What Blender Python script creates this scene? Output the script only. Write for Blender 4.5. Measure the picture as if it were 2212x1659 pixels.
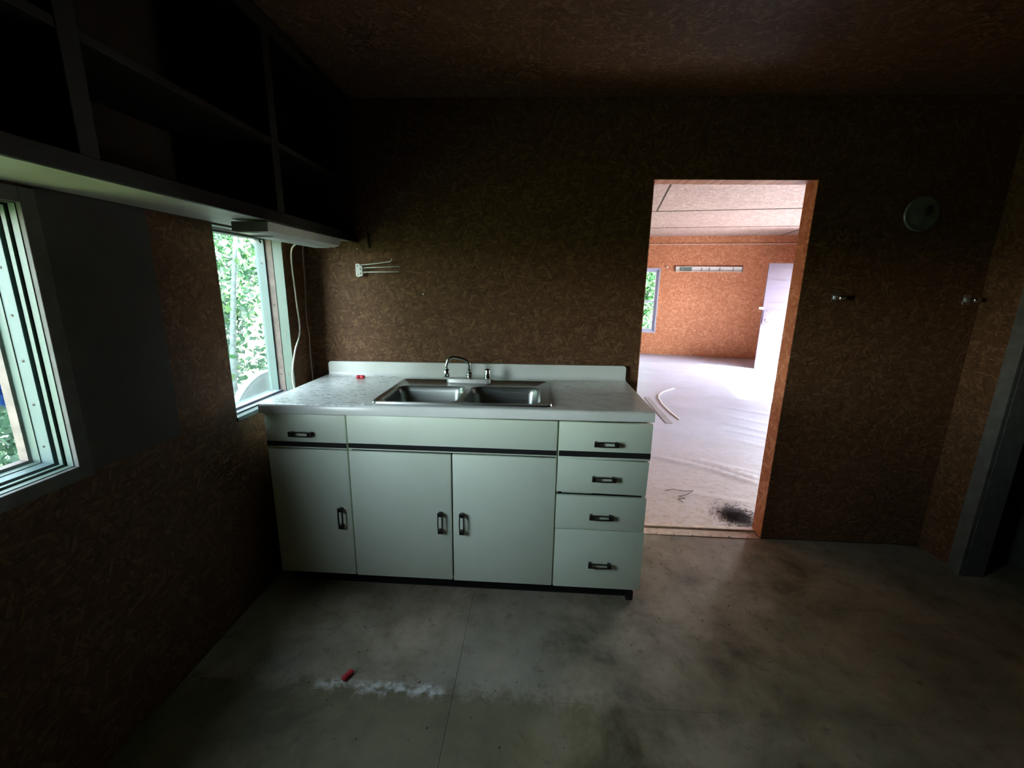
import bpy, bmesh, math, random
from mathutils import Vector, Matrix, noise

for o in list(bpy.data.objects):
    bpy.data.objects.remove(o)
SC = bpy.context.scene
COL = SC.collection
rnd = random.Random(11)

# ------------------------------------------------------------------ camera
FPX = 921.8
yaw, pitch, roll = 0.0530, 0.2244, 0.0170
F = Vector((-math.sin(yaw)*math.cos(pitch), math.cos(yaw)*math.cos(pitch), -math.sin(pitch)))
RT = Vector((math.cos(yaw), math.sin(yaw), 0))
UP = RT.cross(F)
R_ = RT*math.cos(roll) + UP*math.sin(roll)
U_ = UP*math.cos(roll) - RT*math.sin(roll)
cam_data = bpy.data.cameras.new('camera')
cam_data.sensor_width = 36.0
cam_data.lens = FPX*36.0/2212.0
cam_data.clip_start = 0.02
cam_data.clip_end = 200
cam = bpy.data.objects.new('camera', cam_data)
COL.objects.link(cam)
M = Matrix.Identity(4)
for i in range(3):
    M[i][0], M[i][1], M[i][2] = R_[i], U_[i], -F[i]
M[0][3], M[1][3], M[2][3] = 1.2376, -2.3099, 1.4099
cam.matrix_world = M
SC.camera = cam

# far-room frame: slightly rotated against the kitchen
FO = Vector((3.55, 7.27, 0)); FU = Vector((0.984, -0.177, 0)); FV = Vector((0.177, 0.984, 0))
def far(u, v, z):
    return FO + FU*u + FV*v + Vector((0, 0, z))

# ------------------------------------------------------------------ sky, sun, exposure
SKY_STRENGTH = 3.1
SUN_STRENGTH = 76.0
EXPOSURE = 1.0
sun_dir = (FU*1.0 + FV*(-0.30) + Vector((0, 0, 1.0))).normalized()   # towards the sun
world = bpy.data.worlds.new('sky')
SC.world = world
world.use_nodes = True
wn = world.node_tree
sky = wn.nodes.new('ShaderNodeTexSky')
sky.sky_type = 'NISHITA'
sky.sun_disc = False
sky.sun_elevation = math.asin(sun_dir.z)
sky.sun_rotation = math.atan2(sun_dir.x, sun_dir.y)
sky.air_density = 1.0
sky.dust_density = 0.5
sky.ozone_density = 1.0
bg = wn.nodes['Background']
hz = wn.nodes.new('ShaderNodeHueSaturation')      # light summer haze: paler blue
hz.inputs['Saturation'].default_value = 0.45
wn.links.new(sky.outputs[0], hz.inputs['Color'])
wn.links.new(hz.outputs[0], bg.inputs[0])
bg.inputs[1].default_value = SKY_STRENGTH
sl = bpy.data.lights.new('sun', 'SUN')
sl.energy = SUN_STRENGTH
sl.angle = math.radians(0.55)
sl.color = (1.0, 0.97, 0.93)
so = bpy.data.objects.new('sun', sl)
COL.objects.link(so)
so.rotation_euler = sun_dir.to_track_quat('Z', 'Y').to_euler()
so.location = (12, -4, 12)
SC.view_settings.view_transform = 'Standard'
SC.view_settings.look = 'None'
SC.view_settings.gamma = 1.0
SC.view_settings.use_curve_mapping = False
SC.view_settings.exposure = EXPOSURE
SC.cycles.max_bounces = 9
SC.cycles.diffuse_bounces = 6
SC.cycles.glossy_bounces = 3
SC.cycles.transparent_max_bounces = 12
SC.cycles.sample_clamp_indirect = 10.0
SC.cycles.caustics_reflective = False
SC.cycles.caustics_refractive = False
SC.cycles.use_adaptive_sampling = True
SC.cycles.adaptive_threshold = 0.02

def portal(center, normal, w, h):
    l = bpy.data.lights.new('window_portal', 'AREA')
    l.shape = 'RECTANGLE'; l.size = w; l.size_y = h
    l.cycles.is_portal = True
    o = bpy.data.objects.new('window_portal', l)
    COL.objects.link(o)
    n = Vector(normal).normalized()
    z = -n
    y = Vector((0, 0, 1)); x = y.cross(z).normalized()
    m = Matrix.Identity(4)
    for i in range(3):
        m[i][0], m[i][1], m[i][2] = x[i], y[i], z[i]
        m[i][3] = center[i]
    o.matrix_world = m

# ------------------------------------------------------------------ material tools
class NT:
    def __init__(self, name):
        self.m = bpy.data.materials.new(name)
        self.m.use_nodes = True
        self.t = self.m.node_tree
        self.b = self.t.nodes['Principled BSDF']
        self.out = self.t.nodes['Material Output']
    def n(self, typ, **kw):
        nd = self.t.nodes.new(typ)
        for k, v in kw.items():
            if k.startswith('i_'):
                nd.inputs[k[2:].replace('_', ' ')].default_value = v
            else:
                setattr(nd, k, v)
        return nd
    def l(self, a, b):
        self.t.links.new(a, b)
    def coord(self):
        return self.n('ShaderNodeTexCoord').outputs['Object']
    def mapping(self, src, scale=(1, 1, 1), rot=(0, 0, 0), loc=(0, 0, 0)):
        m = self.n('ShaderNodeMapping')
        m.inputs['Scale'].default_value = scale
        m.inputs['Rotation'].default_value = rot
        m.inputs['Location'].default_value = loc
        self.l(src, m.inputs['Vector'])
        return m.outputs[0]
    def noise(self, src, scale, detail=4, rough=0.55, dist=0.0):
        n = self.n('ShaderNodeTexNoise')
        n.inputs['Scale'].default_value = scale
        n.inputs['Detail'].default_value = detail
        n.inputs['Roughness'].default_value = rough
        n.inputs['Distortion'].default_value = dist
        if src is not None:
            self.l(src, n.inputs['Vector'])
        return n.outputs['Fac']
    def ramp(self, src, stops, interp='LINEAR'):
        r = self.n('ShaderNodeValToRGB')
        r.color_ramp.interpolation = interp
        e = r.color_ramp.elements
        while len(e) < len(stops):
            e.new(0.5)
        for el, (p, c) in zip(e, stops):
            el.position = p
            el.color = (*c, 1) if len(c) == 3 else c
        self.l(src, r.inputs[0])
        return r.outputs[0]
    def math(self, op, a, b=None, clamp=False):
        m = self.n('ShaderNodeMath', operation=op, use_clamp=clamp)
        for i, x in enumerate((a, b)):
            if x is None:
                continue
            if isinstance(x, (int, float)):
                m.inputs[i].default_value = x
            else:
                self.l(x, m.inputs[i])
        return m.outputs[0]
    def mix(self, fac, a, b, mode='MIX'):
        m = self.n('ShaderNodeMix', data_type='RGBA', blend_type=mode)
        ins = [s for s in m.inputs if s.enabled]
        f = m.inputs[0]; A = m.inputs[6]; B = m.inputs[7]
        for s, x in ((f, fac), (A, a), (B, b)):
            if isinstance(x, (int, float)):
                s.default_value = x
            elif isinstance(x, tuple):
                s.default_value = (*x, 1) if len(x) == 3 else x
            else:
                self.l(x, s)
        return m.outputs[2]
    def sep(self, src):
        s = self.n('ShaderNodeSeparateXYZ')
        self.l(src, s.inputs[0])
        return s.outputs
    def base(self, x):
        if isinstance(x, tuple):
            self.b.inputs['Base Color'].default_value = (*x, 1)
        else:
            self.l(x, self.b.inputs['Base Color'])
    def rough(self, x):
        if isinstance(x, (int, float)):
            self.b.inputs['Roughness'].default_value = x
        else:
            self.l(x, self.b.inputs['Roughness'])
    def bump(self, h, strength=0.3, dist=0.01):
        b = self.n('ShaderNodeBump')
        b.inputs['Strength'].default_value = strength
        b.inputs['Distance'].default_value = dist
        self.l(h, b.inputs['Height'])
        self.l(b.outputs[0], self.b.inputs['Normal'])

MAT = {}
def plain(name, col, rough=0.5, metal=0.0, var=0.15, scale=8.0):
    t = NT(name)
    f = t.noise(t.coord(), scale, 5)
    c0 = tuple(c*(1-var) for c in col); c1 = tuple(min(1, c*(1+var)) for c in col)
    t.base(t.ramp(f, [(0.3, c0), (0.7, c1)]))
    t.rough(rough)
    t.b.inputs['Metallic'].default_value = metal
    if max(col) < 0.13 and not metal:
        t.b.inputs['Specular IOR Level'].default_value = 0.2
    MAT[name] = t.m
    return t

def osb(name, plane, cols, rough=0.62, size=1.0):
    """oriented strand board: overlapping flakes in several directions"""
    t = NT(name)
    s = t.sep(t.coord())
    ix = {'x': 0, 'y': 1, 'z': 2}
    cb = t.n('ShaderNodeCombineXYZ')
    t.l(s[ix[plane[0]]], cb.inputs[0]); t.l(s[ix[plane[1]]], cb.inputs[1])
    co = cb.outputs[0]
    co2 = co
    val = pri = None
    for k, ang in enumerate((0.15, 1.1, 2.0, 2.8)):
        # rotate first, stretch after
        m1 = t.mapping(co2, rot=(0, 0, ang), loc=(k*3.7, k*1.9, 0))
        m2 = t.mapping(m1, scale=(16.0/size, 64.0/size, 1))
        v = t.n('ShaderNodeTexVoronoi'); v.voronoi_dimensions = '2D'
        v.inputs['Scale'].default_value = 1.0
        t.l(m2, v.inputs['Vector'])
        sp = t.n('ShaderNodeSeparateColor'); t.l(v.outputs['Color'], sp.inputs[0])
        if val is None:
            val, pri = sp.outputs[0], sp.outputs[1]
        else:
            f = t.math('GREATER_THAN', sp.outputs[1], pri)
            mx = t.n('ShaderNodeMix'); t.l(f, mx.inputs[0]); t.l(val, mx.inputs[2]); t.l(sp.outputs[0], mx.inputs[3])
            val = mx.outputs[0]
            pri = t.math('MAXIMUM', pri, sp.outputs[1])
    grain = t.noise(co, 160, 3)
    big = t.noise(co, 2.2, 4)
    vv = t.math('ADD', t.math('MULTIPLY', val, 0.72), t.math('MULTIPLY', grain, 0.28))
    c = t.ramp(vv, [(0.02, cols[0]), (0.28, cols[1]), (0.62, cols[2]), (0.93, cols[3])])
    c = t.mix(t.math('MULTIPLY', big, 0.5), c, t.mix(1.0, c, (0.62, 0.56, 0.52), 'MULTIPLY'))
    t.base(c)
    t.rough(rough)
    t.b.inputs['Specular IOR Level'].default_value = 0.22
    t.bump(vv, 0.35, 0.004)
    MAT[name] = t.m

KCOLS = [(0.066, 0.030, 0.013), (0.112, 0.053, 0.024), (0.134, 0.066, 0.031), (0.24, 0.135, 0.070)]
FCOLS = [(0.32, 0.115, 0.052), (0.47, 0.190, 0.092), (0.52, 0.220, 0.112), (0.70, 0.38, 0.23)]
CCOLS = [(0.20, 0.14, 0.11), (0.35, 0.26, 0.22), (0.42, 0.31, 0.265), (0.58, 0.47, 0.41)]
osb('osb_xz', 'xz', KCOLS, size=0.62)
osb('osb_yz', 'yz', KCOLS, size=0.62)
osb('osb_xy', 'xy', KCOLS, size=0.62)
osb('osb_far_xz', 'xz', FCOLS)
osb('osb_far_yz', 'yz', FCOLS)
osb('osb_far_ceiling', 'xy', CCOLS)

plain('dark_core', (0.05, 0.035, 0.025), 0.8)
plain('grey_board', (0.075, 0.072, 0.068), 0.65, var=0.12, scale=5)
plain('grey_casing', (0.115, 0.112, 0.105), 0.55, var=0.2, scale=20)
plain('shelf_shade', (0.022, 0.019, 0.016), 0.55, var=0.2, scale=6)  # shelf paint darkened to put shade on the unlit faces
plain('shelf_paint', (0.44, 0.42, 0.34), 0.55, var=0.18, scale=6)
plain('black_rubber', (0.012, 0.012, 0.012), 0.45)
plain('stripe_black', (0.022, 0.021, 0.020), 0.4)
plain('bronze_dark', (0.035, 0.030, 0.027), 0.32, metal=0.6, var=0.4, scale=60)
plain('chrome', (0.78, 0.80, 0.80), 0.16, metal=1.0, var=0.06, scale=40)
plain('chrome_worn', (0.80, 0.81, 0.79), 0.42, metal=0.75, var=0.08, scale=60)
plain('fixture_white', (0.66, 0.66, 0.60), 0.4, var=0.08)
plain('cord_white', (0.72, 0.70, 0.60), 0.5)
plain('cord_brown', (0.34, 0.25, 0.20), 0.5)
plain('red_plastic', (0.62, 0.035, 0.05), 0.4, var=0.2, scale=90)
plain('white_plastic', (0.75, 0.75, 0.75), 0.35, var=0.04)
plain('wood_brown', (0.15, 0.115, 0.10), 0.7, var=0.3, scale=25)
plain('bark', (0.13, 0.17, 0.155), 0.85, var=0.35, scale=30)
plain('tarp_blue', (0.02, 0.14, 0.62), 0.35, var=0.3, scale=20)
plain('panel_white', (0.34, 0.47, 0.51), 0.4, var=0.1, scale=12)
plain('threshold_wood', (0.60, 0.47, 0.37), 0.5, var=0.25, scale=30)
plain('fibre_dark', (0.055, 0.03, 0.03), 0.9)
plain('strip_grey', (0.27, 0.26, 0.28), 0.5)
plain('siding', (0.35, 0.30, 0.26), 0.8)
plain('flue_metal', (0.24, 0.26, 0.28), 0.26, metal=0.3, var=0.25, scale=14)

# stainless steel, brushed
t = NT('stainless')
f = t.noise(t.mapping(t.coord(), scale=(6, 260, 260)), 1.0, 3)
t.base(t.ramp(f, [(0.2, (0.27, 0.285, 0.27)), (0.8, (0.40, 0.415, 0.39))]))
t.b.inputs['Metallic'].default_value = 1.0
t.rough(t.math('ADD', t.math('MULTIPLY', f, 0.16), 0.22))
MAT['stainless'] = t.m

# cabinet enamel: fine orange peel, slight grime
t = NT('cabinet_enamel')
co = t.coord()
g = t.noise(co, 3.0, 6, 0.65)
c = t.ramp(g, [(0.30, (0.72, 0.80, 0.64)), (0.62, (0.78, 0.86, 0.70))])
g2 = t.noise(t.mapping(co, scale=(1, 1, 2.5)), 26, 5, 0.7)
c = t.mix(t.ramp(g2, [(0.71, (0, 0, 0)), (0.78, (0.6, 0.6, 0.6))]), c, (0.20, 0.20, 0.17))
t.base(c)
t.rough(0.36)
t.bump(t.noise(co, 420, 2), 0.12, 0.001)
MAT['cabinet_enamel'] = t.m

# countertop: white laminate, chipped on the left, dirt film on the right
t = NT('countertop_laminate')
co = t.coord(); s = t.sep(co)
c = t.ramp(t.noise(co, 5, 5), [(0.3, (0.68, 0.70, 0.66)), (0.7, (0.78, 0.80, 0.76))])
n1 = t.noise(t.mapping(co, scale=(1.0, 2.2, 1), rot=(0, 0, 0.25)), 24, 6, 0.62, 1.2)
left = t.ramp(s[0], [(0.45, (1, 1, 1)), (0.58, (0, 0, 0))])
ztop = t.math('SUBTRACT', s[2], t.math('MULTIPLY', t.math('SUBTRACT', s[0], 0.60), 0.0095))
topface = t.ramp(ztop, [(0.9085, (0, 0, 0)), (0.9125, (1, 1, 1)), (0.9165, (1, 1, 1)), (0.919, (0, 0, 0))])
chip = t.mix(1.0, t.ramp(n1, [(0.555, (0, 0, 0)), (0.575, (0.9, 0.9, 0.9)), (0.66, (0.9, 0.9, 0.9)), (0.69, (0, 0, 0))]), t.mix(1.0, left, topface, 'MULTIPLY'), 'MULTIPLY')
c = t.mix(chip, c, (0.33, 0.34, 0.28))
n2 = t.noise(t.mapping(co, scale=(1.0, 1.8, 1), rot=(0, 0, -0.5)), 6.5, 7, 0.66, 1.6)
film = t.mix(1.0, t.ramp(n2, [(0.36, (0.35, 0.35, 0.35)), (0.52, (0.75, 0.75, 0.75)), (0.60, (1, 1, 1))]),
             t.ramp(t.math('MULTIPLY', s[0], 0.5), [(0.62, (0, 0, 0)), (0.67, (1, 1, 1))]), 'MULTIPLY')
bk = t.ramp(t.math('ADD', s[1], 1.0), [(0.955, (1, 1, 1)), (0.975, (0, 0, 0))])
film = t.mix(1.0, t.mix(1.0, film, topface, 'MULTIPLY'), bk, 'MULTIPLY')
c = t.mix(film, c, t.ramp(n2, [(0.46, (0.80, 0.77, 0.70)), (0.66, (0.54, 0.52, 0.46))]))
t.base(c)
t.rough(t.mix(film, (0.22, 0.22, 0.22), (0.36, 0.36, 0.36)))
MAT['countertop_laminate'] = t.m

# kitchen floor: dirty pale sheet
t = NT('kitchen_floor')
co = t.coord(); s = t.sep(co)
n1 = t.noise(co, 3.0, 9, 0.68, 0.25)
n2 = t.noise(co, 15, 8, 0.7, 0.3)
n3 = t.noise(t.mapping(co, scale=(1.0, 0.55, 1), rot=(0, 0, 0.5)), 1.3, 6, 0.6, 0.5)
c = t.ramp(n1, [(0.30, (0.085, 0.075, 0.058)), (0.44, (0.23, 0.21, 0.165)), (0.62, (0.40, 0.36, 0.31))])
c = t.mix(t.ramp(n3, [(0.48, (0, 0, 0)), (0.62, (0.55, 0.55, 0.55))]), c, (0.29, 0.285, 0.285))
c = t.mix(1.0, c, (1.0, 0.93, 0.80), 'MULTIPLY')
# the front strip is another, olive sheet
fr_ = t.ramp(t.math('ADD', t.math('ADD', s[1], 2.0), t.math('MULTIPLY', t.math('SUBTRACT', n2, 0.5), 0.35)), [(0.875, (1, 1, 1)), (0.945, (0, 0, 0))])
fr_ = t.mix(1.0, fr_, t.ramp(t.math('MULTIPLY', t.math('ADD', s[0], t.math('MULTIPLY', t.math('SUBTRACT', n1, 0.5), 1.2)), 0.4), [(0.56, (1, 1, 1)), (0.78, (0, 0, 0))]), 'MULTIPLY')
c = t.mix(fr_, c, t.mix(1.0, c, (0.48, 0.485, 0.34), 'MULTIPLY'))
c = t.mix(t.ramp(n2, [(0.56, (0, 0, 0)), (0.72, (0.75, 0.75, 0.75))]), c, (0.10, 0.08, 0.06))
# chalky residue line in front of the cabinet
dy = t.math('ABSOLUTE', t.math('ADD', s[1], t.math('ADD', 1.083, t.math('MULTIPLY', t.math('SUBTRACT', n2, 0.5), 0.12))))
line = t.ramp(dy, [(0.004, (1, 1, 1)), (0.028, (0, 0, 0))])
seg = t.ramp(s[0], [(0.47, (0, 0, 0)), (0.51, (1, 1, 1)), (0.93, (1, 1, 1)), (0.955, (0, 0, 0))])
line = t.mix(1.0, line, seg, 'MULTIPLY')
line = t.mix(1.0, line, t.ramp(t.noise(co, 30, 5), [(0.40, (0, 0, 0)), (0.58, (1, 1, 1))]), 'MULTIPLY')
c = t.mix(line, c, (0.56, 0.57, 0.54))
t.base(c)
t.rough(t.ramp(n2, [(0.3, (0.42, 0.42, 0.42)), (0.7, (0.72, 0.72, 0.72))]))
t.bump(n2, 0.25, 0.004)
MAT['kitchen_floor'] = t.m

# far-room floor: pale sheet vinyl, scuffed, soiling and warm bounce light painted in towards the doorway
t = NT('far_vinyl')
co = t.coord(); s = t.sep(co)
n1 = t.noise(co, 2.2, 7, 0.62, 0.6)
n2 = t.noise(co, 18, 7, 0.7, 0.3)
c = t.ramp(n1, [(0.3, (0.38, 0.385, 0.46)), (0.65, (0.46, 0.465, 0.56))])
soil_bounce = t.math('MULTIPLY', t.ramp(t.math('MULTIPLY', s[1], 0.5), [(0.05, (1, 1, 1)), (0.95, (0, 0, 0))]),
              t.ramp(n2, [(0.36, (0.55, 0.55, 0.55)), (0.60, (1, 1, 1))]))
c = t.mix(soil_bounce, c, t.ramp(n2, [(0.42, (0.64, 0.49, 0.385)), (0.66, (0.42, 0.31, 0.24))]))
t.base(c)
t.rough(t.ramp(n2, [(0.3, (0.36, 0.36, 0.36)), (0.7, (0.52, 0.52, 0.52))]))
t.b.inputs['Specular IOR Level'].default_value = 0.35
t.bump(n2, 0.10, 0.003)
MAT['far_vinyl'] = t.m

# flaking pale paint on window joinery
def paint(name, col, under, thr=0.66):
    t = NT(name)
    co = t.coord()
    n = t.noise(t.mapping(co, scale=(1, 1, 0.35)), 38, 6, 0.65, 0.4)
    c = t.ramp(t.noise(co, 9, 4), [(0.3, tuple(x*0.9 for x in col)), (0.7, col)])
    c = t.mix(t.ramp(n, [(thr, (0, 0, 0)), (thr+0.04, (0.8, 0.8, 0.8))]), c, under)
    t.base(c); t.rough(0.5); t.bump(n, 0.2, 0.003)
    MAT[name] = t.m
paint('paint_mint', (0.10, 0.15, 0.125), (0.08, 0.075, 0.06))
paint('paint_blue', (0.10, 0.155, 0.15), (0.25, 0.24, 0.20), 0.63)
paint('paint_white', (0.40, 0.43, 0.54), (0.22, 0.21, 0.20), 0.72)
paint('door_lilac', (0.115, 0.088, 0.13), (0.09, 0.07, 0.10), 0.74)

# thin window glass
t = NT('glass')
tr = t.n('ShaderNodeBsdfTransparent'); tr.inputs[0].default_value = (0.93, 0.97, 0.95, 1)
gl = t.n('ShaderNodeBsdfGlossy'); gl.inputs['Roughness'].default_value = 0.02
fr = t.n('ShaderNodeFresnel')
gg = t.n('ShaderNodeNewGeometry')
t.l(t.math('SUBTRACT', 1.45, t.math('MULTIPLY', gg.outputs['Backfacing'], 1.45-1/1.45)), fr.inputs[0])
mx = t.n('ShaderNodeMixShader')
t.l(fr.outputs[0], mx.inputs[0]); t.l(tr.outputs[0], mx.inputs[1]); t.l(gl.outputs[0], mx.inputs[2])
t.l(mx.outputs[0], t.out.inputs[0])
MAT['glass'] = t.m

# leaves: per-leaf colour, light shines through
def leafmat(name, c0, c1, c2):
    t = NT(name)
    g = t.n('ShaderNodeNewGeometry')
    col = t.ramp(g.outputs['Random Per Island'], [(0.0, c0), (0.55, c1), (1.0, c2)])
    df = t.n('ShaderNodeBsdfDiffuse'); tl = t.n('ShaderNodeBsdfTranslucent'); gs = t.n('ShaderNodeBsdfGlossy')
    gs.inputs['Roughness'].default_value = 0.35
    t.l(col, df.inputs[0]); t.l(col, tl.inputs[0])
    a = t.n('ShaderNodeMixShader'); a.inputs[0].default_value = 0.45
    t.l(df.outputs[0], a.inputs[1]); t.l(tl.outputs[0], a.inputs[2])
    b = t.n('ShaderNodeMixShader'); b.inputs[0].default_value = 0.05
    t.l(a.outputs[0], b.inputs[1]); t.l(gs.outputs[0], b.inputs[2])
    t.l(b.outputs[0], t.out.inputs[0])
    MAT[name] = t.m
leafmat('leaf_bright', (0.022, 0.085, 0.03), (0.045, 0.135, 0.05), (0.11, 0.20, 0.07))
leafmat('leaf_pale', (0.035, 0.095, 0.055), (0.07, 0.15, 0.09), (0.14, 0.22, 0.145))
t = NT('ground_litter')
n = t.noise(t.coord(), 6, 8, 0.7)
t.base(t.ramp(n, [(0.3, (0.03, 0.045, 0.018)), (0.5, (0.06, 0.085, 0.032)), (0.7, (0.12, 0.13, 0.07))]))
t.rough(0.9)
MAT['ground_litter'] = t.m

# ------------------------------------------------------------------ mesh tools
ident = lambda a, b, c: Vector((a, b, c))
def box(bm, x0, x1, y0, y1, z0, z1, mp=ident, bev=0.0):
    vs = []
    for z in (z0, z1):
        for (x, y) in ((x0, y0), (x1, y0), (x1, y1), (x0, y1)):
            vs.append(bm.verts.new(mp(x, y, z)))
    fs = [(0, 3, 2, 1), (4, 5, 6, 7), (0, 1, 5, 4), (1, 2, 6, 5), (2, 3, 7, 6), (3, 0, 4, 7)]
    faces = [bm.faces.new([vs[i] for i in f]) for f in fs]
    if bev > 0:
        es = set()
        for f in faces:
            es.update(f.edges)
        bmesh.ops.bevel(bm, geom=list(es), offset=bev, segments=2, profile=0.5, affect='EDGES')
def tube(bm, pts, r, seg=10, caps=True):
    pts = [Vector(p) for p in pts]
    rs = r if isinstance(r, (list, tuple)) else [r]*len(pts)
    rings = []
    prev = None
    for i, p in enumerate(pts):
        d = (pts[min(i+1, len(pts)-1)] - pts[max(i-1, 0)]).normalized()
        if prev is None:
            a = Vector((0, 0, 1)) if abs(d.z) < 0.9 else Vector((1, 0, 0))
            x = d.cross(a).normalized()
        else:
            x = (prev - d*prev.dot(d)).normalized()
        prev = x
        y = d.cross(x)
        rings.append([bm.verts.new(p + (x*math.cos(2*math.pi*k/seg) + y*math.sin(2*math.pi*k/seg))*rs[i]) for k in range(seg)])
    for a, b in zip(rings, rings[1:]):
        for k in range(seg):
            bm.faces.new((a[k], a[(k+1) % seg], b[(k+1) % seg], b[k]))
    if caps:
        bm.faces.new(rings[0][::-1]); bm.faces.new(rings[-1])
def lathe(bm, prof, origin, axis=(0, 0, 1), seg=24, caps=True):
    """prof: list of (radius, height) along axis"""
    ax = Vector(axis).normalized()
    a = Vector((1, 0, 0)) if abs(ax.x) < 0.9 else Vector((0, 1, 0))
    x = ax.cross(a).normalized(); y = ax.cross(x)
    o = Vector(origin)
    rings = []
    for r, h in prof:
        rings.append([bm.verts.new(o + ax*h + (x*math.cos(2*math.pi*k/seg) + y*math.sin(2*math.pi*k/seg))*max(r, 1e-4)) for k in range(seg)])
    for p, q in zip(rings, rings[1:]):
        for k in range(seg):
            bm.faces.new((p[k], p[(k+1) % seg], q[(k+1) % seg], q[k]))
    if caps:
        bm.faces.new(rings[0][::-1]); bm.faces.new(rings[-1])
def prism(bm, pts, h0, h1, mp):
    """extrude polygon pts (a,b) from h0 to h1"""
    A = [bm.verts.new(mp(a, b, h0)) for a, b in pts]
    B = [bm.verts.new(mp(a, b, h1)) for a, b in pts]
    n = len(pts)
    bm.faces.new(A[::-1]); bm.faces.new(B)
    for i in range(n):
        bm.faces.new((A[i], A[(i+1) % n], B[(i+1) % n], B[i]))
def obj(name, bm, mat, parent=None, smooth=False, fix=True):
    if fix:
        bmesh.ops.recalc_face_normals(bm, faces=bm.faces)
    me = bpy.data.meshes.new(name)
    bm.to_mesh(me); bm.free()
    me.materials.append(MAT[mat])
    if smooth:
        for p in me.polygons:
            p.use_smooth = True
    o = bpy.data.objects.new(name, me)
    COL.objects.link(o)
    if parent is not None:
        o.parent = parent
        o.matrix_parent_inverse = parent.matrix_world.inverted() if parent.type != 'EMPTY' else Matrix.Translation(-parent.location)
    return o
def smooth_by_angle(o, deg=35):
    me = o.data
    for p in me.polygons:
        p.use_smooth = True
    me.set_sharp_from_angle(angle=math.radians(deg))
    return o
def BM():
    return bmesh.new()
def part(name, mat, parent, *boxes, bev=0.0, mp=ident, smooth=False):
    bm = BM()
    for b in boxes:
        box(bm, *b, mp=mp, bev=bev)
    return obj(name, bm, mat, parent, smooth)
def tag(o, label=None, cat=None, group=None, kind=None):
    if label: o['label'] = label
    if cat: o['category'] = cat
    if group: o['group'] = group
    if kind: o['kind'] = kind
    return o
def thing(name, loc, label, cat, group=None):
    o = bpy.data.objects.new(name, None)
    o.empty_display_size = 0.05
    COL.objects.link(o)
    o.location = loc
    return tag(o, label, cat, group)
def struct(o, label=None, cat=None):
    return tag(o, label, cat, kind='structure')

def subtract(rect, holes):
    """rect minus holes -> list of rectangles (s0,s1,t0,t1)"""
    s0, s1, t0, t1 = rect
    hs = [(max(a, s0), min(b, s1), max(c, t0), min(d, t1)) for a, b, c, d in holes]
    hs = [h for h in hs if h[1]-h[0] > 1e-6 and h[3]-h[2] > 1e-6]
    if not hs:
        return [rect]
    S = sorted({s0, s1, *[h[0] for h in hs], *[h[1] for h in hs]})
    out = []
    for a, b in zip(S, S[1:]):
        m = (a+b)/2
        cuts = sorted((h[2], h[3]) for h in hs if h[0] < m < h[1])
        z = t0
        for c, d in cuts:
            if c > z + 1e-6:
                out.append((a, b, z, c))
            z = max(z, d)
        if t1 > z + 1e-6:
            out.append((a, b, z, t1))
    return out
def wall(name, rect, holes, mp, d0, d1, core, panelmat, panels, label, gap=0.0004, pthick=0.011):
    """core slab from depth d0+pthick..d1 with sheet panels as parts on the room side"""
    bm = BM()
    for (a, b, c, d) in subtract(rect, holes):
        box(bm, a, b, d0+pthick, d1, c, d, mp=lambda s, q, z: mp(s, q, z))
    w = struct(obj(name, bm, core), label)
    for r in panels:
        rr = (r[0]+gap, r[1]-gap, r[2]+gap, r[3]-gap)
        rects = subtract(rr, holes)
        if not rects:
            continue
        bm = BM()
        for (a, b, c, d) in rects:
            box(bm, a, b, d0, d0+pthick, c, d, mp=lambda s, q, z: mp(s, q, z))
        bmesh.ops.remove_doubles(bm, verts=bm.verts, dist=1e-5)
        obj('osb_panel', bm, panelmat, w)
    return w

# ------------------------------------------------------------------ kitchen shell
KC = 2.30      # kitchen ceiling height
XR = 3.46      # right wall
YB = -3.6      # wall behind the viewer
DX0, DX1, DZ = 1.7975, 2.5843, 1.939   # doorway in back wall
backmap = lambda s, q, z: Vector((s, q, z))
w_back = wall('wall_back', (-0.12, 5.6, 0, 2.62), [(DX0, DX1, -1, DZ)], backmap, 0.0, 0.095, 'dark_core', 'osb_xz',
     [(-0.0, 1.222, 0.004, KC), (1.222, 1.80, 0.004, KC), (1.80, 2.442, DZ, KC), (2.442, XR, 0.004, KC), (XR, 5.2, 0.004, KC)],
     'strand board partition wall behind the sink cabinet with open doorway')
# doorway lining (slightly out of plumb on the right, as in the photo)
bm = BM()
box(bm, DX1-0.004, DX1, -0.001, 0.096, 0.0, DZ-.004)
jr = obj('door_jamb', bm, 'osb_far_yz', w_back)
bm = BM()
box(bm, DX0, DX0+0.004, -0.001, 0.096, 0.0, DZ-.004)
obj('door_jamb', bm, 'osb_far_yz', w_back)
bm = BM()
box(bm, DX0, DX1, -0.001, 0.096, DZ-0.004, DZ)
obj('door_head', bm, 'osb_far_xz', w_back)

W1 = (-2.25, -1.30, 0.915, 1.585)
W2 = (-0.669, -0.215, 0.85, 1.625)
leftmap = lambda s, q, z: Vector((-q, s, z))
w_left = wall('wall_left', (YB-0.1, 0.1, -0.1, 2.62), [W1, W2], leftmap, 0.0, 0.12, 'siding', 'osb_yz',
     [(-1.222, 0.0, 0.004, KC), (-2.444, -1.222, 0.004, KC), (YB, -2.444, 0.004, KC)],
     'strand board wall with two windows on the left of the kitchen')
bm = BM()
for r in subtract((YB-0.1, 0.1, -0.1, 2.62), [W1, W2]):
    box(bm, r[0], r[1], 0.0, 0.004, r[2], r[3], mp=lambda s, q, z: Vector((-0.122-q, s, z)))
part('wall_board', 'grey_board', w_left, (0.0, 0.006, -1.262, -0.955, 0.885, 1.627))

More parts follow.
